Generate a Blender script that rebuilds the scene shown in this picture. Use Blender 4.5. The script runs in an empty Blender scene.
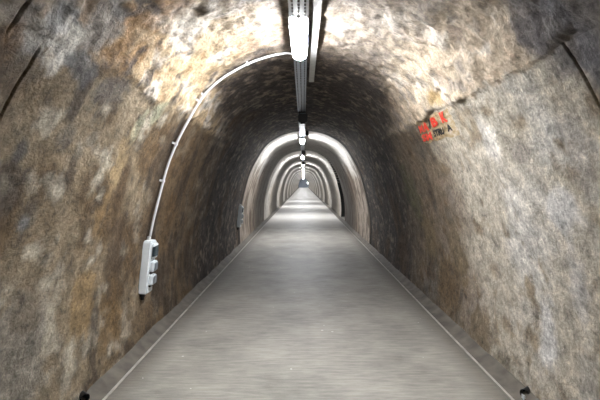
import bpy, bmesh, math, random
import numpy as np
from mathutils import Vector, Matrix
random.seed(7)
C = bpy.context.scene.collection
EYE = 1.6                      # camera height above the floor
XC = 0.035                     # tunnel axis
F, VX, VY = 450.0, 303.5, 182.8

# ------------------------------------------------------------ noise (numpy)
def _h(i, j, seed):
    n = (i*374761393 + j*668265263 + seed*1274126177) & 0xffffffff
    n = ((n ^ (n >> 13))*1103515245) & 0xffffffff
    n = ((n ^ (n >> 16))*2246822519) & 0xffffffff
    return ((n ^ (n >> 15)) & 0xffff)/65535.0
def vnoise(x, y, seed=0):
    x = np.asarray(x, float); y = np.asarray(y, float)
    xi = np.floor(x).astype(np.int64); yi = np.floor(y).astype(np.int64)
    u = x-xi; v = y-yi; u = u*u*u*(u*(u*6-15)+10); v = v*v*v*(v*(v*6-15)+10)
    a = _h(xi, yi, seed); b = _h(xi+1, yi, seed); c = _h(xi, yi+1, seed); d = _h(xi+1, yi+1, seed)
    return ((a*(1-u)+b*u)*(1-v)+(c*(1-u)+d*u)*v)*2-1
def fbm(x, y, o=4, seed=0):
    r = 0; a = 1; t = 0
    for k in range(o):
        r = r+a*vnoise(x, y, seed+k*17); t += a; a *= .55
        x, y = x*1.91+y*.35+7.3, y*1.91-x*.35/1.9+3.1
    return r/t*1.35
def sstep(a, b, x): 
    t = np.clip((x-a)/(b-a), 0, 1); return t*t*(3-2*t)

# ------------------------------------------------------------ tunnel profile
P = [(0,1.335),(.28,1.315),(.56,1.235),(.79,1.12),(.93,1.02),(1.055,.89),(1.2,.66),(1.36,.36),(1.475,.05),(1.63,-.59),(1.68,-1.1),(1.665,-1.62)]
def _smooth():
    q = [(-x, h) for x, h in P[:0:-1]] + P
    out = []
    for i in range(len(q)-1):
        p0 = q[max(i-1, 0)]; p1 = q[i]; p2 = q[i+1]; p3 = q[min(i+2, len(q)-1)]
        for k in range(24):
            t = k/24
            out.append([.5*((2*p1[c])+(-p0[c]+p2[c])*t+(2*p0[c]-5*p1[c]+4*p2[c]-p3[c])*t*t+(-p0[c]+3*p1[c]-3*p2[c]+p3[c])*t**3) for c in (0, 1)])
    out.append(list(q[-1])); return np.array(out)
PR = _smooth()
SL = np.concatenate([[0], np.cumsum(np.hypot(*np.diff(PR, axis=0).T))]); SL -= SL[-1]/2
SMAX = SL[-1]
def prof(s): return np.interp(s, SL, PR[:, 0])+XC, np.interp(s, SL, PR[:, 1])+EYE
def pnorm(s):                  # normal into the tunnel
    a = prof(np.asarray(s)-.03); b = prof(np.asarray(s)+.03)
    tx, tz = b[0]-a[0], b[1]-a[1]; l = np.hypot(tx, tz)
    return tz/l, -tx/l
def s_at_h(h, side): 
    hh = PR[len(PR)//2:, 1]; ss = SL[len(SL)//2:]
    return side*float(np.interp(-h, -hh, ss))
def surf(px, py):              # point of the lining (arc length, distance) seen in that direction
    dx, dh = px-VX, VY-py
    X = PR[:, 0]+XC; H = PR[:, 1]
    ang = np.unwrap(np.arctan2(X, H+1e-9)); a = math.atan2(dx, dh)
    k = int(np.argmin(np.abs(ang-a)))
    return float(SL[k]), F*math.hypot(X[k], H[k])/math.hypot(dx, dh)
SPR = s_at_h(.66, 1)           # springing line

def disp(s, y):
    s = np.asarray(s, float); y = np.asarray(y, float)
    a = np.abs(s)
    edge = SPR+.05*fbm(s*0+np.sign(s)*5, y*1.7, 3, 5)+.02*vnoise(s*9, y*11, 9)
    vault = 1-sstep(-.02, .03, a-edge)
    near = 1-sstep(10.8, 11.5, y)
    rough = 1-.45*sstep(4.2, 5.5, y)
    chunk = fbm(s*7, y*6, 5, 11)
    rid = 1-np.abs(fbm(s*9, y*7, 4, 23))
    d_v = (.020*chunk+.018*(rid-.6)+.012*fbm(s*1.2, y*1.5, 2, 31))*rough
    ledge = (.010+.014*(s > 0))*(1-sstep(5.2, 7.5, y))
    d_w = .010*fbm(s*5, y*4, 5, 41)+.012*fbm(s*.9, y*1.2, 2, 43)
    dn = vault*(d_v+ledge)+(1-vault)*d_w
    df = .004*fbm(s*1.5, y*5, 3, 51)
    return near*dn+(1-near)*df

JOINTS = [11.5, 18.7]+[27.5+8.9*k for k in range(14)]
def joint_disp(s, y):
    s = np.asarray(s, float); y = np.asarray(y, float)
    d = np.zeros_like(y+s)
    jn = 2.13-.12*(s < 0)+.012*vnoise(s*3, s*0, 3)
    open_ = sstep(SPR-.03+.08*(s < 0), SPR+.04+.08*(s < 0), np.abs(s))
    d -= .07*open_*(1-sstep(.004, .010, np.abs(y-jn)))
    up = 1.80
    d -= .05*(s < 0)*sstep(SPR-.35, SPR-.3, -s)*(1-sstep(SPR+.02, SPR+.06, -s))*(1-sstep(.003, .009, np.abs(y-up)))
    for k, j in enumerate(JOINTS):
        w = .02 if j < 20 else .05
        d -= .09*(1-sstep(w, w+.012, np.abs(y-j)))
    # slot cut in the right wall at the second joint
    d -= .22*sstep(.55, .75, s)*(1-sstep(SMAX-.12, SMAX-.08, s))*sstep(18.62, 18.66, y)*(1-sstep(18.75+1.6*sstep(.6, 2.4, s), 18.8+1.6*sstep(.6, 2.4, s), y))
    return d
def wall_point(s, y, off=0.0, rough=True):
    x, z = prof(s); nx, nz = pnorm(s); d = off+(float(disp(s, y)) if rough else 0)
    return Vector((float(x+nx*d), y, float(z+nz*d)))

# ------------------------------------------------------------ colours of the lining
def lin(*c): return np.array([((v/255+.055)/1.055)**2.4 if v > 10 else v/255/12.92 for v in c])
def mixc(a, b, t): t = np.clip(t, 0, 1)[..., None]; return a*(1-t)+b*t
BLOBS = [ # px, py, size along arc, size along tunnel, colour, strength : stains and patches
 (100,22,.22,.25,(150,146,142),.8),(60,22,.16,.16,(150,150,150),.9),(30,36,.11,.12,(225,222,216),1),(62,42,.12,.13,(222,218,210),1),
 (110,92,.15,.22,(86,82,80),.7),(82,70,.10,.16,(92,92,94),.8),(20,152,.07,.06,(80,78,76),.8),(66,138,.10,.10,(96,90,84),.6),
 (118,165,.30,.14,(160,138,104),.8),(102,215,.25,.12,(146,120,84),.7),(155,116,.12,.18,(150,150,126),.9),(140,125,.2,.1,(150,150,128),.6),
 (85,300,.4,.16,(142,118,82),.8),(110,330,.3,.3,(120,96,62),.7),(120,190,.25,.12,(88,70,50),.8),(115,250,.35,.16,(74,58,42),.7),
 (18,360,.4,.3,(140,134,124),.8),(25,225,.06,.05,(176,176,180),.9),(30,300,.2,.12,(120,104,84),.5),
 (30,215,.14,.1,(90,84,76),.6),(50,20,.05,.1,(190,190,190),.6),
 (490,140,.22,.12,(222,216,208),.8),(560,205,.16,.18,(214,212,210),.7),(545,330,.30,.12,(200,198,196),.8),(578,285,.22,.1,(196,192,190),.6),
 (530,250,.12,.12,(182,177,170),.6),(520,150,.1,.14,(132,124,118),.6),(575,150,.3,.2,(146,138,130),.6),
 (410,190,.45,.40,(116,112,84),.8),(430,240,.4,.3,(128,112,84),.7),(450,285,.4,.5,(108,90,66),.85),(480,330,.35,.3,(122,106,84),.85),(500,372,.25,.2,(128,118,102),.75),(455,250,.3,.3,(126,110,86),.7),
 (400,215,.4,.25,(92,82,62),.6),(575,30,.25,.3,(98,94,96),.8),(530,18,.12,.14,(96,90,90),.7),(595,60,.3,.1,(104,102,106),.8),
 (455,30,.08,.1,(120,104,92),.7),(437,95,.08,.2,(180,150,100),.8),(440,88,.04,.12,(70,62,60),.7),(535,30,.1,.1,(110,104,104),.5),
 (590,380,.3,.1,(186,182,176),.5),(5,60,.3,.2,(96,90,84),.5),(12,35,.1,.1,(140,110,80),.6)]
BL = [(*surf(b[0], b[1]), *b[2:]) for b in BLOBS]
def tint(s, y):
    a = np.abs(s); n1 = fbm(s*1.7, y*1.5, 4, 61); n2 = fbm(s*5, y*3.8, 5, 71); n3 = fbm(s*14, y*11, 4, 81)
    stre = fbm(s*1.8, y*4, 4, 91)
    L = lin(142,127,105)*np.ones(s.shape+(1,)); 
    left = mixc(L, lin(104,86,62), sstep(-.2, .6, n1+.3*n2)); left = mixc(left, lin(74,68,62), .7*sstep(.15, .6, n2+.5*n3)); left = mixc(left, lin(182,172,154), sstep(.05, .7, n2-.3*n1)); 
    left = mixc(left, lin(72,62,52), .8*sstep(.2, .75, stre))
    Rr = lin(184,175,160)*np.ones(s.shape+(1,))
    right = mixc(Rr, lin(206,201,193), sstep(-.1, .7, n1)); right = mixc(right, lin(148,134,114), sstep(.15, .8, n2+.4*stre)); 
    V = lin(196,172,138)*np.ones(s.shape+(1,))
    V = mixc(V, lin(226,216,202), sstep(-.05, .55, n2+.3*n3)); V = mixc(V, lin(158,120,78), .75*sstep(0, .7, n1+.5*n3-.25*(s > 0)))
    V = mixc(V, lin(84,76,72), .85*sstep(.22, .6, fbm(s*8, y*6, 5, 101)))
    V = mixc(V, lin(196,184,170), .5*sstep(.0, .6, s)*np.ones_like(s))
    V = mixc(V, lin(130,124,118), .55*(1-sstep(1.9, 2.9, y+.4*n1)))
    V = mixc(V, lin(122,112,102), .78*(1-sstep(.35, 1.15, a+.12*n1)))  # crown darkened to offset the lamps' hot spot on the ceiling
    edge = SPR+.05*fbm(s*0+np.sign(s)*5, y*1.7, 3, 5)+.02*vnoise(s*9, y*11, 9)
    w = sstep(-.03, .04, a-edge+.05*n3)
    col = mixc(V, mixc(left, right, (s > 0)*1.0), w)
    # lower walls browner with distance before the joint
    col = mixc(col, mixc(lin(104,82,56)*np.ones(s.shape+(1,)), lin(70,56,42), sstep(-.1, .5, stre)), .75*w*sstep(3.9, 5.0, y+.5*n1+.25*(s < 0)))
    for bs, by, rs, ry, c, k in BL:
        q = np.sqrt(((s-bs)/rs)**2+((y-by)/ry)**2)+.45*n2+.35*n3+.3*n1
        col = mixc(col, lin(*c), k*(1-sstep(.5, 1.15, q)))
    # dark crust of soot further in
    start = 4.25+1.9*sstep(.7, 1.9, a)+.25*(s > 0)*sstep(1.0, 2, a)+.35*n1+.22*n2
    soot = sstep(-.2, .8+.5*sstep(.8, 1.6, a), y-start+.4*n3)
    sc = mixc(lin(66,60,58)*np.ones(s.shape+(1,)), lin(138,124,110), sstep(.1, .7, n3+.5*n2)); sc = mixc(sc, lin(84,62,40), .7*sstep(.0, .7, n1)*sstep(.6, 1.2, a))
    sc = mixc(sc, lin(40,35,32), .7*sstep(.1, .7, stre)*sstep(1.3, 1.8, a))
    col = mixc(col, sc, .93*soot)
    # dark broken line along the springing edge
    ln = np.exp(-((a-edge)/.022)**2)*sstep(-.2, .3, n2)*(y < 6)
    col = mixc(col, lin(66,60,56), .3*ln)
    # smooth concrete rings past the first joint
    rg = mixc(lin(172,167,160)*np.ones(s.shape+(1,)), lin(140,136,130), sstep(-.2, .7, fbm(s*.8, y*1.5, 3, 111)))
    rg = mixc(rg, lin(124,98,72), .75*sstep(1.4, 2.1, a+.3*n1)*(1-sstep(13, 20, y)))
    rg = mixc(rg, lin(140,122,98), .5*sstep(1.9, 2.6, a+.3*n1)*(y > 18))
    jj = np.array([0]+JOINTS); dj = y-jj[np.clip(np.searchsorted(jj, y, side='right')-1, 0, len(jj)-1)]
    rg = mixc(rg, lin(206,202,195), .7*(1-sstep(1.2, 4.0, dj+.5*n1))*(1-.6*sstep(1.4,2.2,a)*(y < 18)))  # lamp-lit band after each joint, painted into the ring colour
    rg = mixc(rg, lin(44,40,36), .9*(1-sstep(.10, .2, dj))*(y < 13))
    rg = mixc(rg, lin(96,92,86), .7*sstep(2.6, 4.6, dj+.5*n1))  # dimmer stretch between lamps, painted darker into the ring colour
    rg = mixc(rg, lin(84,70,56), .85*sstep(-.1, .5, stre)*sstep(1.1, 1.8, a)*(1-sstep(16, 24, y)))
    col = mixc(col, lin(26,23,21)*np.ones(s.shape+(1,)), .9*sstep(11.2, 11.35, y+.05*n2)*(a > .5))
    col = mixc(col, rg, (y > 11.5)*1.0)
    col = mixc(col, lin(16,15,15)*np.ones(s.shape+(1,)), ((y > 18.63)&(y < 18.82+1.6*sstep(.6,2.4,s))&(s > .6)&(s < SMAX-.09))*1.0)  # shade inside the slot painted in as near-black
    col = mixc(col, lin(96,102,112)*np.ones(s.shape+(1,)), (y > 146)*1.0)
    return col

# ------------------------------------------------------------ node helpers
def new_mat(name):
    m = bpy.data.materials.new(name); m.use_nodes = True
    nt = m.node_tree; return m, nt, nt.nodes['Principled BSDF']
def N(nt, t, **kw):
    n = nt.nodes.new(t)
    for k, v in kw.items():
        if k in n.inputs: n.inputs[k].default_value = v
        else: setattr(n, k, v)
    return n
def plain(name, col, rough=.5, metal=0, emit=None, strength=0, vary=.12, scale=25):
    m, nt, b = new_mat(name); c = lin(*col)
    tc = N(nt, 'ShaderNodeTexCoord'); no = N(nt, 'ShaderNodeTexNoise', Scale=scale, Detail=4.0)
    nt.links.new(tc.outputs['Object'], no.inputs['Vector'])
    r = N(nt, 'ShaderNodeValToRGB'); r.color_ramp.elements[0].position = .3; r.color_ramp.elements[1].position = .7
    r.color_ramp.elements[0].color = (*(c*(1-vary)), 1); r.color_ramp.elements[1].color = (*np.minimum(c*(1+vary), 1), 1)
    nt.links.new(no.outputs['Fac'], r.inputs['Fac']); nt.links.new(r.outputs['Color'], b.inputs['Base Color'])
    b.inputs['Roughness'].default_value = rough; b.inputs['Metallic'].default_value = metal
    if emit: b.inputs['Emission Color'].default_value = (*emit, 1); b.inputs['Emission Strength'].default_value = strength
    return m
def lining_mat(name, contrast, bump, rough):
    m, nt, b = new_mat(name); L = nt.links.new
    at = N(nt, 'ShaderNodeAttribute', attribute_name='stain_and_light')
    uv = N(nt, 'ShaderNodeUVMap', uv_map='metres')
    mp = N(nt, 'ShaderNodeMapping'); mp.inputs['Scale'].default_value = (1, .85, 1); L(uv.outputs[0], mp.inputs[0])
    big = N(nt, 'ShaderNodeTexNoise', Scale=8.0, Detail=12.0, Roughness=.75, Distortion=.1); L(mp.outputs[0], big.inputs['Vector'])
    fine = N(nt, 'ShaderNodeTexNoise', Scale=34.0, Detail=8.0, Roughness=.7, Distortion=.0); L(mp.outputs[0], fine.inputs['Vector'])
    r1 = N(nt, 'ShaderNodeMapRange'); r1.inputs['From Min'].default_value = .3; r1.inputs['From Max'].default_value = .7
    r1.inputs['To Min'].default_value = 1-contrast; r1.inputs['To Max'].default_value = 1+contrast*.9; L(big.outputs['Fac'], r1.inputs['Value'])
    r2 = N(nt, 'ShaderNodeMapRange'); r2.inputs['From Min'].default_value = .3; r2.inputs['From Max'].default_value = .7
    r2.inputs['To Min'].default_value = 1-contrast*.7; r2.inputs['To Max'].default_value = 1+contrast*.5; L(fine.outputs['Fac'], r2.inputs['Value'])
    mu = N(nt, 'ShaderNodeMath', operation='MULTIPLY'); L(r1.outputs[0], mu.inputs[0]); L(r2.outputs[0], mu.inputs[1])
    pit = N(nt, 'ShaderNodeTexNoise', Scale=9.0, Detail=9.0, Roughness=.68); mp2 = N(nt, 'ShaderNodeMapping'); mp2.inputs['Location'].default_value = (31, 17, 5); L(mp.outputs[0], mp2.inputs[0]); L(mp2.outputs[0], pit.inputs['Vector'])
    pr = N(nt, 'ShaderNodeValToRGB'); e = pr.color_ramp.elements; lo, hi = 1-.75*contrast, 1+.6*contrast
    e[0].position = .33; e[0].color = (max(lo,.2),)*3+(1,); e[1].position = .43; e[1].color = (1,1,1,1)
    x = e.new(.58); x.color = (1,1,1,1); x = e.new(.66); x.color = (1,1,1,1)
    L(pit.outputs['Fac'], pr.inputs['Fac'])
    pl = N(nt, 'ShaderNodeMapRange'); pl.inputs['From Min'].default_value = .58; pl.inputs['From Max'].default_value = .66; pl.inputs['To Min'].default_value = 1; pl.inputs['To Max'].default_value = hi; L(pit.outputs['Fac'], pl.inputs['Value'])
    m3 = N(nt, 'ShaderNodeMath', operation='MULTIPLY'); L(mu.outputs[0], m3.inputs[0]); L(pr.outputs[0], m3.inputs[1])
    m4 = N(nt, 'ShaderNodeMath', operation='MULTIPLY'); L(m3.outputs[0], m4.inputs[0]); L(pl.outputs[0], m4.inputs[1]); mu = m4
    vm = N(nt, 'ShaderNodeVectorMath', operation='SCALE'); L(at.outputs['Color'], vm.inputs[0]); L(mu.outputs[0], vm.inputs['Scale'])
    L(vm.outputs[0], b.inputs['Base Color'])
    ad = N(nt, 'ShaderNodeMath', operation='MULTIPLY_ADD'); L(fine.outputs['Fac'], ad.inputs[0]); ad.inputs[1].default_value = .45; L(big.outputs['Fac'], ad.inputs[2])
    bp = N(nt, 'ShaderNodeBump', Strength=bump, Distance=.03); L(ad.outputs[0], bp.inputs['Height']); L(bp.outputs[0], b.inputs['Normal'])
    b.inputs['Roughness'].default_value = rough; b.inputs['Specular IOR Level'].default_value = .35
    return m
M_rock = lining_mat('rough_lining', .64, .8, .8)
M_ring = lining_mat('smooth_concrete_ring', .36, .4, .75)
M_white = plain('white_plastic', (226,232,236), .4, vary=.04)
M_conduit = plain('white_conduit_plastic', (214,214,216), .4, vary=.05)
M_grey = plain('grey_plastic', (120,126,132), .45)
M_black = plain('black_plastic', (22,22,24), .5)
M_window = plain('smoked_flap', (54,66,72), .2)
M_galv = plain('galvanised_steel', (168,174,184), .38, .65)
M_trayw = plain('white_painted_steel', (232,234,240), .45, vary=.04)
M_cable = plain('cable_sheath', (70,74,82), .6)
M_duct = plain('pale_trunking', (190,190,186), .6, vary=.1)
M_lamp = plain('lamp_diffuser', (240,240,240), .4, emit=(.93,.96,1.0), strength=190)
M_house = plain('lamp_housing', (190,194,200), .5)
M_trim = plain('worn_steel_edge', (182,177,170), .45, .25, vary=.25, scale=9)
M_red = plain('red_paint', (222,66,48), .6, vary=.35, scale=60)
M_bpaint = plain('black_paint', (44,42,42), .6, vary=.3, scale=60)

def floor_mat():
    m, nt, b = new_mat('brushed_concrete_floor'); L = nt.links.new
    tc = N(nt, 'ShaderNodeTexCoord')
    mp = N(nt, 'ShaderNodeMapping'); mp.inputs['Scale'].default_value = (.6, 4, 1); L(tc.outputs['Object'], mp.inputs[0])
    br = N(nt, 'ShaderNodeTexNoise', Scale=7.0, Detail=8.0, Roughness=.7); L(mp.outputs[0], br.inputs['Vector'])
    bl = N(nt, 'ShaderNodeTexNoise', Scale=1.6, Detail=6.0, Roughness=.6); L(tc.outputs['Object'], bl.inputs['Vector'])
    fi = N(nt, 'ShaderNodeTexNoise', Scale=60.0, Detail=4.0); L(tc.outputs['Object'], fi.inputs['Vector'])
    r = N(nt, 'ShaderNodeValToRGB'); e = r.color_ramp.elements
    e[0].position = .36; e[0].color = (*lin(116,113,107), 1); e[1].position = .72; e[1].color = (*lin(182,177,168), 1)
    a = N(nt, 'ShaderNodeMath', operation='MULTIPLY_ADD'); L(br.outputs['Fac'], a.inputs[0]); a.inputs[1].default_value = .55
    a2 = N(nt, 'ShaderNodeMath', operation='MULTIPLY'); L(bl.outputs['Fac'], a2.inputs[0]); a2.inputs[1].default_value = .45; L(a2.outputs[0], a.inputs[2])
    L(a.outputs[0], r.inputs['Fac'])
    # damp dirt along both edges: distance from the axis
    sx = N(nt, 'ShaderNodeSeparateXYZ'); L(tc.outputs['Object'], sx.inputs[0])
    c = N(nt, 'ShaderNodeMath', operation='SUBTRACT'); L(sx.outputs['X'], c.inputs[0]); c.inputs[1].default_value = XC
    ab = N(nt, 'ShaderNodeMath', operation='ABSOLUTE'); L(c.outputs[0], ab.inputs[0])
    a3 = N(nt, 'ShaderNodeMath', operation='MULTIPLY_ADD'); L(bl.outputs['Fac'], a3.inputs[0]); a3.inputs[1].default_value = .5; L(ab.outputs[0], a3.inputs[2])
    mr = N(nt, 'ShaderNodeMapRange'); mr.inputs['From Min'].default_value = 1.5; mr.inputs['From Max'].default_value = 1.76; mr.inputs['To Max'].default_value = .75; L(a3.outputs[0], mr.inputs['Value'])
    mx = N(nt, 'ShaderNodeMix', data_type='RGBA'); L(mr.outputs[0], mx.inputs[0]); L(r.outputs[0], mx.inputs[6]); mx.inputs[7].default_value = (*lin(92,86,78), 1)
    # pale flecks of lime
    vo = N(nt, 'ShaderNodeTexVoronoi', Scale=9.0); L(tc.outputs['Object'], vo.inputs['Vector'])
    lt = N(nt, 'ShaderNodeMath', operation='LESS_THAN'); L(vo.outputs['Distance'], lt.inputs[0])
    k = N(nt, 'ShaderNodeMapRange'); L(bl.outputs['Fac'], k.inputs['Value']); k.inputs['From Min'].default_value = .5; k.inputs['From Max'].default_value = .75; k.inputs['To Max'].default_value = .22; L(k.outputs[0], lt.inputs[1])
    sc = N(nt, 'ShaderNodeMath', operation='MULTIPLY'); L(lt.outputs[0], sc.inputs[0]); sc.inputs[1].default_value = .8
    m2 = N(nt, 'ShaderNodeMix', data_type='RGBA'); L(sc.outputs[0], m2.inputs[0]); L(mx.outputs[2], m2.inputs[6]); m2.inputs[7].default_value = (*lin(226,224,220), 1)
    # floor paled past the second joint in place of lamp pools and reflection
    fy = N(nt, 'ShaderNodeMapRange'); L(sx.outputs['Y'], fy.inputs['Value']); fy.inputs['From Min'].default_value = 16; fy.inputs['From Max'].default_value = 19; fy.inputs['To Max'].default_value = .8
    m5 = N(nt, 'ShaderNodeMix', data_type='RGBA'); L(fy.outputs[0], m5.inputs[0]); L(m2.outputs[2], m5.inputs[6]); m5.inputs[7].default_value = (*lin(226,222,217), 1)
    L(m5.outputs[2], b.inputs['Base Color'])
    ad = N(nt, 'ShaderNodeMath', operation='MULTIPLY_ADD'); L(fi.outputs['Fac'], ad.inputs[0]); ad.inputs[1].default_value = .3; L(br.outputs['Fac'], ad.inputs[2])
    bp = N(nt, 'ShaderNodeBump', Strength=.6, Distance=.008); L(ad.outputs[0], bp.inputs['Height']); L(bp.outputs[0], b.inputs['Normal'])
    b.inputs['Roughness'].default_value = .56; b.inputs['Specular IOR Level'].default_value = .5
    return m
M_floor = floor_mat()
M_cove = plain('dirty_cement_fillet', (98,92,84), .8, vary=.35, scale=6)
M_end = plain('grey_end_wall', (178,186,196), .8)

# ------------------------------------------------------------ object helpers
def link(name, bm, mat, parent=None, smooth=False):
    me = bpy.data.meshes.new(name); bm.to_mesh(me); bm.free()
    if smooth: me.polygons.foreach_set('use_smooth', [True]*len(me.polygons))
    me.materials.append(mat)
    o = bpy.data.objects.new(name, me); C.objects.link(o)
    if parent: o.parent = parent
    return o
def tag(o, label, cat, group=None):
    o['label'] = label; o['category'] = cat
    if group: o['group'] = group
    return o
def thing(name, label, cat, mat=None, group=None):
    o = bpy.data.objects.new(name, None); C.objects.link(o); o.empty_display_size = .1
    if mat is not None: o.matrix_world = mat
    return tag(o, label, cat, group)
def copy_tree(o, parent=None):
    c = o.copy(); C.objects.link(c)
    if parent: c.parent = parent
    for ch in list(o.children): copy_tree(ch, c)
    return c
def box(bm, c, d, bev=0):
    r = bmesh.ops.create_cube(bm, size=1, matrix=Matrix.Translation(c) @ Matrix.Diagonal((*d, 1)))
    if bev:
        es = {e for v in r['verts'] for e in v.link_edges}
        bmesh.ops.bevel(bm, geom=list(es), offset=bev, segments=2, affect='EDGES')
def tube(bm, pts, r, n=10, caps=True):
    pts = [Vector(p) for p in pts]; rings = []; up = None
    for i, p in enumerate(pts):
        t = (pts[min(i+1, len(pts)-1)]-pts[max(i-1, 0)]).normalized()
        if up is None: up = t.orthogonal().normalized()
        up = (up-t*up.dot(t)).normalized(); s = t.cross(up)
        rings.append([bm.verts.new(p+(up*math.cos(a)+s*math.sin(a))*r) for a in [k*math.tau/n for k in range(n)]])
    for a, b in zip(rings, rings[1:]):
        for k in range(n): bm.faces.new((a[k], a[(k+1) % n], b[(k+1) % n], b[k]))
    if caps: bm.faces.new(rings[0][::-1]); bm.faces.new(rings[-1])

def grid(name, svals, yvals, mat):
    S, Y = np.meshgrid(svals, yvals, indexing='xy')           # rows = y
    D = disp(S, Y)+joint_disp(S, Y)
    X, Z = prof(S); nx, nz = pnorm(S)
    co = np.stack([X+nx*D, Y, Z+nz*D], -1).reshape(-1, 3)
    R, K = S.shape
    i = (np.arange(R-1)[:, None]*K+np.arange(K-1)[None]).ravel()
    f = np.stack([i, i+1, i+K+1, i+K], -1)
    me = bpy.data.meshes.new(name); me.from_pydata(co.tolist(), [], f.tolist())
    uvl = me.uv_layers.new(name='metres'); su = np.stack([S, Y], -1).reshape(-1, 2)
    uvl.data.foreach_set('uv', su[f.ravel()].ravel().astype(np.float32))
    ca = me.color_attributes.new('stain_and_light', 'FLOAT_COLOR', 'POINT')
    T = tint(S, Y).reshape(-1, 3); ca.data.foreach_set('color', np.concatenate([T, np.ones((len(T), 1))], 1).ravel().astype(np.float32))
    me.polygons.foreach_set('use_smooth', [True]*len(me.polygons))
    me.materials.append(mat); o = bpy.data.objects.new(name, me); C.objects.link(o); o['kind'] = 'structure'
    return o
def arr(segs):
    out = []
    for a, b, st in segs: out += list(np.arange(a, b-1e-6, st))
    out.append(segs[-1][1]); return np.array(sorted(set(np.round(out, 4))))
def sect(yv, ds, mat):
    sp = SPR+.0
    grid('wall_left', np.linspace(-SMAX, -sp, max(4, int((SMAX-sp)/ds))), yv, mat)
    grid('ceiling', np.linspace(-sp, sp, max(8, int(2*sp/ds))), yv, mat)
    grid('wall_right', np.linspace(sp, SMAX, max(4, int((SMAX-sp)/ds))), yv, mat)
sect(arr([(-16,.5,.25),(.5,1.4,.05),(1.4,1.78,.022),(1.78,1.83,.006),(1.83,1.96,.022),(1.96,2.17,.006),(2.17,5.5,.022),(5.5,8,.035),(8,11.4,.06),(11.4,11.5,.008)]), .022, M_rock)
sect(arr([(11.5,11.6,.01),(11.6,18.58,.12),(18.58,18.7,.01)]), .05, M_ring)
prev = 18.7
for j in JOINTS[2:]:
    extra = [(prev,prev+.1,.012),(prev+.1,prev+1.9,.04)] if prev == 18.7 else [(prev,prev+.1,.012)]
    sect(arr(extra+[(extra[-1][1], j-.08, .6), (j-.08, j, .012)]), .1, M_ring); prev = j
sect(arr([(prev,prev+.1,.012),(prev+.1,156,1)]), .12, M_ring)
YE = 156
# floor, edges, fillets
bm = bmesh.new()
FW = 1.495
def strip(bm, prof2, y0=-16, y1=YE):
    a = [bm.verts.new((x, y0, z)) for x, z in prof2]; b = [bm.verts.new((x, y1, z)) for x, z in prof2]
    for k in range(len(a)-1): bm.faces.new((a[k], a[k+1], b[k+1], b[k]))
bm.free(); bm = bmesh.new(); box(bm, (XC, (YE-16)/2, -.06), (2*FW, YE+16, .12)); link('floor', bm, M_floor)['kind'] = 'structure'
for sd, nm in ((-1, 'left'), (1, 'right')):
    bm = bmesh.new(); box(bm, (XC+sd*(FW+.010), (YE-16)/2, -.008), (.020, YE+16, .03)); link('trim_1' if sd < 0 else 'trim_2', bm, M_trim)['kind'] = 'structure'
    pts = [(FW+.022, -.03), (FW+.06, -.018), (FW+.10, -.005), (FW+.13, .010), (FW+.155, .03), (FW+.195, .035)]
    bm = bmesh.new(); yy = list(np.arange(-16, 12, .12))+list(np.arange(12, YE+1, 4)); rows = []
    for y in yy:
        rows.append([bm.verts.new((XC+sd*(x+.004*float(vnoise(x*6, y*2.3, 7+sd))), y, z+(.008*float(vnoise(x*20, y*4, 9+sd)) if k else 0))) for k, (x, z) in enumerate(pts)])
    for a, b in zip(rows, rows[1:]):
        for k in range(len(pts)-1): bm.faces.new((a[k], a[k+1], b[k+1], b[k]))
    link('baseboard_'+nm, bm, M_cove, smooth=True)['kind'] = 'structure'
for nm, y in (('wall_back', -16), ('wall_end', YE)):
    bm = bmesh.new(); x, z = prof(np.linspace(-SMAX, SMAX, 40))
    a = [bm.verts.new((float(p), y, float(q))) for p, q in zip(x, z)]; b = [bm.verts.new((float(p), y+.2, float(q))) for p, q in zip(x, z)]
    bm.faces.new(a); bm.faces.new(b[::-1])
    for k in range(40): bm.faces.new((a[k], b[k], b[(k+1) % 40], a[(k+1) % 40]))
    link(nm, bm, M_end)['kind'] = 'structure'

# ------------------------------------------------------------ ceiling lamps
LX = -.036; LH = EYE+1.18
def make_lamp():
    t = thing('strip_lamp', '', 'lamp', group='strip lamps along the crown')
    bm = bmesh.new(); box(bm, (0, 0, .045), (.150, 1.04, .04), .008); link('housing', bm, M_house, t)
    bm = bmesh.new(); n = 14; L_ = .49
    rings = []
    for yy, sc in ((-L_, .55), (-L_+.012, .9), (-L_+.03, 1), (L_-.03, 1), (L_-.012, .9), (L_, .55)):
        rings.append([bm.verts.new((.064*sc*math.cos(a), yy, .025-.052*sc*math.sin(a))) for a in [math.pi*k/(n-1) for k in range(n)]])
    for a, b in zip(rings, rings[1:]):
        for k in range(n-1): bm.faces.new((a[k], b[k], b[k+1], a[k+1]))
        bm.faces.new((a[0], a[-1], b[-1], b[0]))
    bm.faces.new(rings[0]); bm.faces.new(rings[-1][::-1])
    link('diffuser', bm, M_lamp, t, True)
    for s in (-1, 1):
        bm = bmesh.new(); box(bm, (0, s*.53, .015), (.03, .045, .03), .006); box(bm, (0, s*.515, .045), (.05, .03, .03), .005)
        link('end_clip', bm, M_white, t)
    return t
LY = [3.78, 12.9, 21.6]+[30.5+8.9*k for k in range(13)]
LY.append(151.5)  # extra lamp added off the row's spacing to brighten the end wall
ordn = ['nearest','second','third','fourth','fifth','sixth','seventh','eighth','ninth','tenth','eleventh','twelfth','thirteenth','fourteenth','fifteenth','sixteenth','added farthest']
lamp0 = make_lamp(); lamp0.location = (LX, LY[0], LH); lamp0['label'] = 'nearest and largest glowing strip lamp, hanging from the crown at the top of the photo'
for k in range(1, 17):
    l = copy_tree(lamp0); l.location = (LX, LY[k], LH)
    l['label'] = ordn[k]+' glowing strip lamp from the viewer in the row along the tunnel crown'
l = copy_tree(lamp0); l.location = (LX, LY[0]-8.9, LH); l['label'] = 'glowing strip lamp behind the viewer on the tunnel crown'

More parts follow.
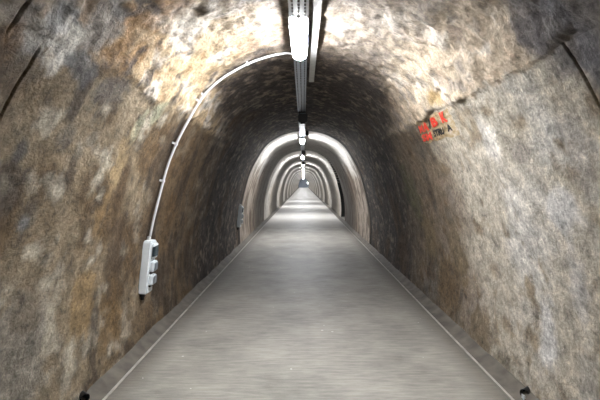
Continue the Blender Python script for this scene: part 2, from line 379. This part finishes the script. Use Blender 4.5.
# ------------------------------------------------------------ cable trays over the lamps
TZ = EYE+1.275
def make_tray(y0, y1, mat, pitch, label, z=TZ):
    t = thing('cable_tray', label, 'cable tray', Matrix.Translation((LX+.003, y0, z)), 'cable trays along the crown')
    L_ = y1-y0; w = .134
    bm = bmesh.new()
    bars = [-w/2+.008, -w/6, w/6, w/2-.008]
    bw = [.016, .030, .030, .016]
    for x, b_ in zip(bars, bw): box(bm, (x, L_/2, 0), (b_, L_, .003))
    n = int(L_/pitch)
    for k in range(n+1): box(bm, (0, min(k*pitch, L_-.012)+.008, .0005), (w-.005, .016 if pitch < .2 else .05, .0025))
    link('perforated_base', bm, mat, t)
    for s in (-1, 1):
        bm = bmesh.new(); box(bm, (s*w/2, L_/2, .018), (.004, L_, .036)); link('side_rail', bm, mat, t)
    for x, r in ((-.035, .009), (-.012, .007), (.014, .008), (.038, .006)):
        bm = bmesh.new(); tube(bm, [(x+.003*math.sin(k*1.3+x*90), L_*k/40, r+.003) for k in range(41)], r, 6)
        link('cable', bm, M_cable, t)
    return t
make_tray(.6, 3.17, M_trayw, .06, 'white perforated cable tray overhead at the top edge, before the nearest lamp', EYE+1.178)
make_tray(3.2, 8.05, M_galv, .09, 'grey steel cable tray running from the nearest lamp to the first black box')
make_tray(8.35, 17.5, M_galv, .3, 'grey steel cable tray passing over the second lamp')
make_tray(17.8, 27.0, M_galv, .5, 'grey steel cable tray passing over the third lamp')
make_tray(27.3, 150, M_cable, 2.0, 'grey steel cable tray running far away from the fourth lamp onward')

# pale trunking on the ceiling
bm = bmesh.new(); box(bm, (0, 4.3, 0), (.062, 8.6, .035), .004)
t = thing('ceiling_trunking', 'pale flat trunking strip fixed to the ceiling right of the nearest lamp', 'trunking', Matrix.Translation((.1, -2.95, EYE+1.285)))
link('trunking_body', bm, M_duct, t)
bm = bmesh.new(); box(bm, (0, 8.6, 0), (.066, .02, .039), .003); link('end_cap', bm, M_duct, t)

# black boxes hanging under the tray
def make_hanging_box():
    t = thing('junction_box', '', 'junction box', group='black boxes under the cable tray')
    bm = bmesh.new(); box(bm, (0, 0, -.02), (.17, .14, .15), .012); link('body', bm, M_black, t)
    bm = bmesh.new(); box(bm, (0, 0, .065), (.11, .05, .03), .003); link('bracket', bm, M_grey, t)
    bm = bmesh.new(); tube(bm, [(0, 0, -.09), (0, 0, -.12)], .045, 16); link('gland', bm, M_black, t)
    return t
b0 = make_hanging_box(); b0.location = (.0-.012, 8.2, EYE+1.195); b0['label'] = 'black box hanging under the cable tray between the nearest and second lamps'
b1 = copy_tree(b0); b1.location = (-.0, 17.65, EYE+1.19); b1['label'] = 'small black box under the tray between the second and third lamps'
b2 = copy_tree(b0); b2.location = (-.0, 27.15, EYE+1.19); b2['label'] = 'tiny black box under the tray between the third and fourth lamps'
bm = bmesh.new(); box(bm, (0, 0, 0), (.07, .16, .12), .008)
t = thing('conduit_box', 'small black box on the ceiling just right of the tray, before the second lamp', 'junction box', Matrix.Translation((.09, 11.2, EYE+1.235)))
link('body', bm, M_black, t); bm = bmesh.new(); box(bm, (0, -.084, 0), (.055, .008, .10), .003); link('cover', bm, M_black, t)

# ------------------------------------------------------------ distribution boxes on the left wall
def frame(s, y, off=0):
    nx, nz = pnorm(s); n = Vector((float(nx), 0, float(nz))); yv = Vector((0, 1, 0)); z = n.cross(yv)
    p = wall_point(s, y, off)
    return Matrix(((n.x, yv.x, z.x, p.x), (n.y, yv.y, z.y, p.y), (n.z, yv.z, z.z, p.z), (0, 0, 0, 1)))
def make_board():
    t = thing('distribution_box', '', 'electrical box', group='electrical boxes on the left wall')
    bm = bmesh.new(); box(bm, (.045, 0, 0), (.09, .17, .53), .010); link('body', bm, M_white, t)
    bm = bmesh.new(); box(bm, (.102, 0, .165), (.028, .135, .15), .008); w = link('breaker_cover', bm, M_white, t)
    bm = bmesh.new(); box(bm, (.120, 0, .165), (.012, .105, .105), .004); link('flap', bm, M_window, w)
    bm = bmesh.new(); box(bm, (.116, -.069, .165), (.022, .008, .10), .002); link('flap_side', bm, M_window, w)
    for z in (.01, -.125):
        bm = bmesh.new(); box(bm, (.108, 0, z), (.044, .12, .105), .010); so = link('socket', bm, M_white, t)
        bm = bmesh.new(); box(bm, (.134, 0, z), (.010, .09, .08), .006); ld = link('socket_lid', bm, M_grey, so)
        bm = bmesh.new(); box(bm, (.098, 0, z-.062), (.02, .11, .014)); link('hinge', bm, M_black, so)
    bm = bmesh.new(); tube(bm, [(.035, 0, .26), (.035, 0, .30)], .020, 14); link('cable_gland', bm, M_conduit, t)
    bm = bmesh.new(); tube(bm, [(.035, -.03, -.262), (.035, -.03, -.30)], .026, 14); tube(bm, [(.035, -.03, -.30), (.034, -.03, -.33)], .018, 14); link('plug', bm, M_black, t)
    return t
SB = s_at_h(-.84, -1)
d0 = make_board(); d0.matrix_world = frame(SB, 4.55, .0); d0['label'] = 'white electrical box with sockets on the left wall, below the white conduit'
d1 = copy_tree(d0); d1.matrix_world = frame(SB+.01, 11.2, .0); d1['label'] = 'small distant electrical box on the left wall beside the first ring joint'

# ------------------------------------------------------------ white conduit
def make_conduit(y, label, name='conduit', wiggle=True):
    t = thing(name, label, 'conduit', Matrix.Translation((0, y, 0)), 'white conduits arching over the left wall')
    ss = np.linspace(-.20, s_at_h(-.53, -1), 60); pts = [(-.10, -.06, EYE+1.262)]
    for s in ss:
        w = .010*math.sin(s*5.2) if wiggle else 0
        x, z = prof(s); nx, nz = pnorm(s); o = .038
        pts.append((float(x+nx*o), w+.06*max(0, (-s-1.2))/1.2, float(z+nz*o)))
    bm = bmesh.new(); tube(bm, pts, .0125, 10); link('pipe', bm, M_conduit, t, True)
    for s in (-.62, -1.18, -1.26, -1.75, -2.15):
        x, z = prof(s); nx, nz = pnorm(s)
        bm = bmesh.new(); w = .010*math.sin(s*5.2)+.06*max(0, (-s-1.2))/1.2
        M = Matrix(((float(nx), 0, -float(nz), float(x+nx*.02)), (0, 1, 0, w), (float(nz), 0, float(nx), float(z+nz*.02)), (0, 0, 0, 1)))
        bmesh.ops.create_cube(bm, size=1, matrix=M @ Matrix.Diagonal((.062, .036, .02, 1)))
        link('saddle_clip', bm, M_conduit, t)
    return t
make_conduit(4.47, 'white conduit curving from the nearest lamp down to the near electrical box')

# ------------------------------------------------------------ painted sign on the right wall
c4 = {k: surf(*v) for k, v in dict(tl=(417,122), tr=(448,108), bl=(424,144), br=(459,134)).items()}
def sign_pt(u, v, off):        # u 0..1 left to right, v 0..1 bottom to top
    a = [c4['bl'][i]*(1-u)+c4['br'][i]*u for i in (0, 1)]; b = [c4['tl'][i]*(1-u)+c4['tr'][i]*u for i in (0, 1)]
    s, y = [a[i]*(1-v)+b[i]*v for i in (0, 1)]
    return s, y
def on_wall(u, v, off):
    s, y = sign_pt(u, v, off)
    return wall_point(s, y, off)
sg = thing('painted_sign', 'faded painted sign with red and black lettering on the right wall', 'sign')
def sign_mat():
    m, nt, b = new_mat('flaking_sign_ground'); L = nt.links.new
    uv = N(nt, 'ShaderNodeUVMap', uv_map='metres'); no = N(nt, 'ShaderNodeTexNoise', Scale=4.0, Detail=7.0, Roughness=.7); L(uv.outputs[0], no.inputs['Vector'])
    r = N(nt, 'ShaderNodeValToRGB'); e = r.color_ramp.elements
    e[0].position = .40; e[0].color = (*lin(118,104,82), 1); e[1].position = .68; e[1].color = (*lin(200,188,172), 1)
    x = e.new(.52); x.color = (*lin(168,146,108), 1)
    sx = N(nt, 'ShaderNodeSeparateXYZ'); L(uv.outputs[0], sx.inputs[0])
    ad = N(nt, 'ShaderNodeMath', operation='MULTIPLY_ADD'); L(sx.outputs['X'], ad.inputs[0]); ad.inputs[1].default_value = .11
    sb = N(nt, 'ShaderNodeMath', operation='SUBTRACT'); L(no.outputs['Fac'], sb.inputs[0]); sb.inputs[1].default_value = .1; L(sb.outputs[0], ad.inputs[2])
    L(ad.outputs[0], r.inputs['Fac']); L(r.outputs[0], b.inputs['Base Color']); b.inputs['Roughness'].default_value = .7
    return m
bm = bmesh.new(); uvl = bm.loops.layers.uv.new('metres'); nu, nv = 30, 18; g = {}
for i in range(nu+1):
    for j in range(nv+1):
        u, v = i/nu, j/nv
        uu = u+(.02*float(vnoise(v*9, 1, 3)) if i in (0, nu) else 0); vv = v+(.05*float(vnoise(u*9, 4, 3)) if j in (0, nv) else 0)
        g[i, j] = bm.verts.new(on_wall(uu, vv, .004))
for i in range(nu):
    for j in range(nv):
        f = bm.faces.new((g[i, j], g[i+1, j], g[i+1, j+1], g[i, j+1]))
        for lp, (a, b) in zip(f.loops, ((i, j), (i+1, j), (i+1, j+1), (i, j+1))): lp[uvl].uv = (a/nu*1.6, b/nv)
link('painted_ground', bm, sign_mat(), sg)
def letters(txt, u0, u1, v0, v1, mat, name):
    cu = bpy.data.curves.new('t', 'FONT'); cu.body = txt; cu.offset = .05; cu.resolution_u = 3
    o = bpy.data.objects.new('t', cu); C.objects.link(o); dg = bpy.context.evaluated_depsgraph_get(); dg.update()
    me = bpy.data.meshes.new_from_object(o.evaluated_get(dg)); bpy.data.objects.remove(o)
    bm = bmesh.new(); bm.from_mesh(me)
    bmesh.ops.triangulate(bm, faces=bm.faces[:])
    for _ in range(2): bmesh.ops.subdivide_edges(bm, edges=[e for e in bm.edges if e.calc_length() > .12], cuts=1)
    xs = [v.co.x for v in bm.verts]; ys = [v.co.y for v in bm.verts]; ax, bx_, ay, by = min(xs), max(xs), min(ys), max(ys)
    for v in bm.verts:
        u = u0+(v.co.x-ax)/(bx_-ax)*(u1-u0); w = v0+(v.co.y-ay)/(by-ay)*(v1-v0)
        v.co = on_wall(u, w, .010)
    return link(name, bm, mat, sg)
letters('M', .02, .16, .50, .82, M_red, 'red_letter')
letters('A', .17, .34, .50, .88, M_red, 'red_letter')
letters('B', .46, .62, .54, .92, M_red, 'red_letter')
letters('K', .74, .90, .56, .96, M_red, 'red_letter')
letters('/', .36, .44, .52, .92, M_bpaint, 'black_stroke')
letters('S', .03, .17, .10, .42, M_red, 'red_letter')
letters('M', .18, .36, .10, .42, M_red, 'red_letter')
letters('5TRU', .42, .70, .16, .44, M_bpaint, 'black_lettering')
letters('A', .78, .92, .20, .46, M_bpaint, 'black_lettering')

# ------------------------------------------------------------ drain stubs at the foot of the walls
def drain(name, px, py, side, label, chip):
    s, y = surf(px, py); p = wall_point(s, y, 0, False); nx, nz = pnorm(s)
    t = thing(name, label, 'drain pipe', Matrix.Translation(p), 'drain stubs at the wall feet')
    n = Vector((float(nx), -.9, 0)).normalized()
    bm = bmesh.new(); tube(bm, [-n*.03, n*.06], .032, 16, False); tube(bm, [-n*.03, n*.06], .027, 16, False)
    tube(bm, [-n*.03, n*.02], .027, 16); link('pipe', bm, M_black, t)
    bm = bmesh.new(); tube(bm, [n*.045, n*.062], .035, 16, False); tube(bm, [n*.045, n*.062], .027, 16, False); link('rim', bm, M_black, t)
    if chip:
        bm = bmesh.new(); box(bm, n*.085+Vector((0, -.012, -.022)), (.012, .018, .05), .002); box(bm, n*.085+Vector((0, .014, -.018)), (.008, .010, .035), .002)
        link('lime_drip', bm, M_white, t)
drain('drain_pipe', 528, 391, 1, 'small black drain stub at the foot of the right wall', True)
drain('drain_pipe', 82, 396, -1, 'small black drain stub at the foot of the left wall', False)

# lamp in the far hall
t = thing('wall_lamp', 'bright wall lamp on the right side of the far tunnel end', 'lamp', Matrix.Translation((1.42, 152, EYE-.05)))
bm = bmesh.new(); box(bm, (0, 0, 0), (.25, .3, .45), .03); link('glass', bm, plain('far_lamp_glass', (240,240,240), .4, emit=(1,1,1), strength=12), t)
bm = bmesh.new(); box(bm, (.14, 0, 0), (.06, .36, .5), .01); link('back_plate', bm, M_grey, t)

# ------------------------------------------------------------ world, camera, view
w = bpy.data.worlds.new('World'); bpy.context.scene.world = w; w.use_nodes = True
w.node_tree.nodes['Background'].inputs[0].default_value = (0, 0, 0, 1)
cam = bpy.data.cameras.new('Camera'); co = bpy.data.objects.new('Camera', cam); C.objects.link(co)
co.location = (0, 0, EYE); co.rotation_euler = (math.pi/2, 0, 0)
cam.lens = 27; cam.sensor_width = 36; cam.shift_x = -3.5/600; cam.shift_y = -17.2/600; cam.clip_end = 400; cam.clip_start = .05
S = bpy.context.scene; S.camera = co
S.view_settings.view_transform = 'Standard'; S.view_settings.look = 'None'; S.view_settings.gamma = 1; S.view_settings.use_curve_mapping = False
S.view_settings.exposure = .55
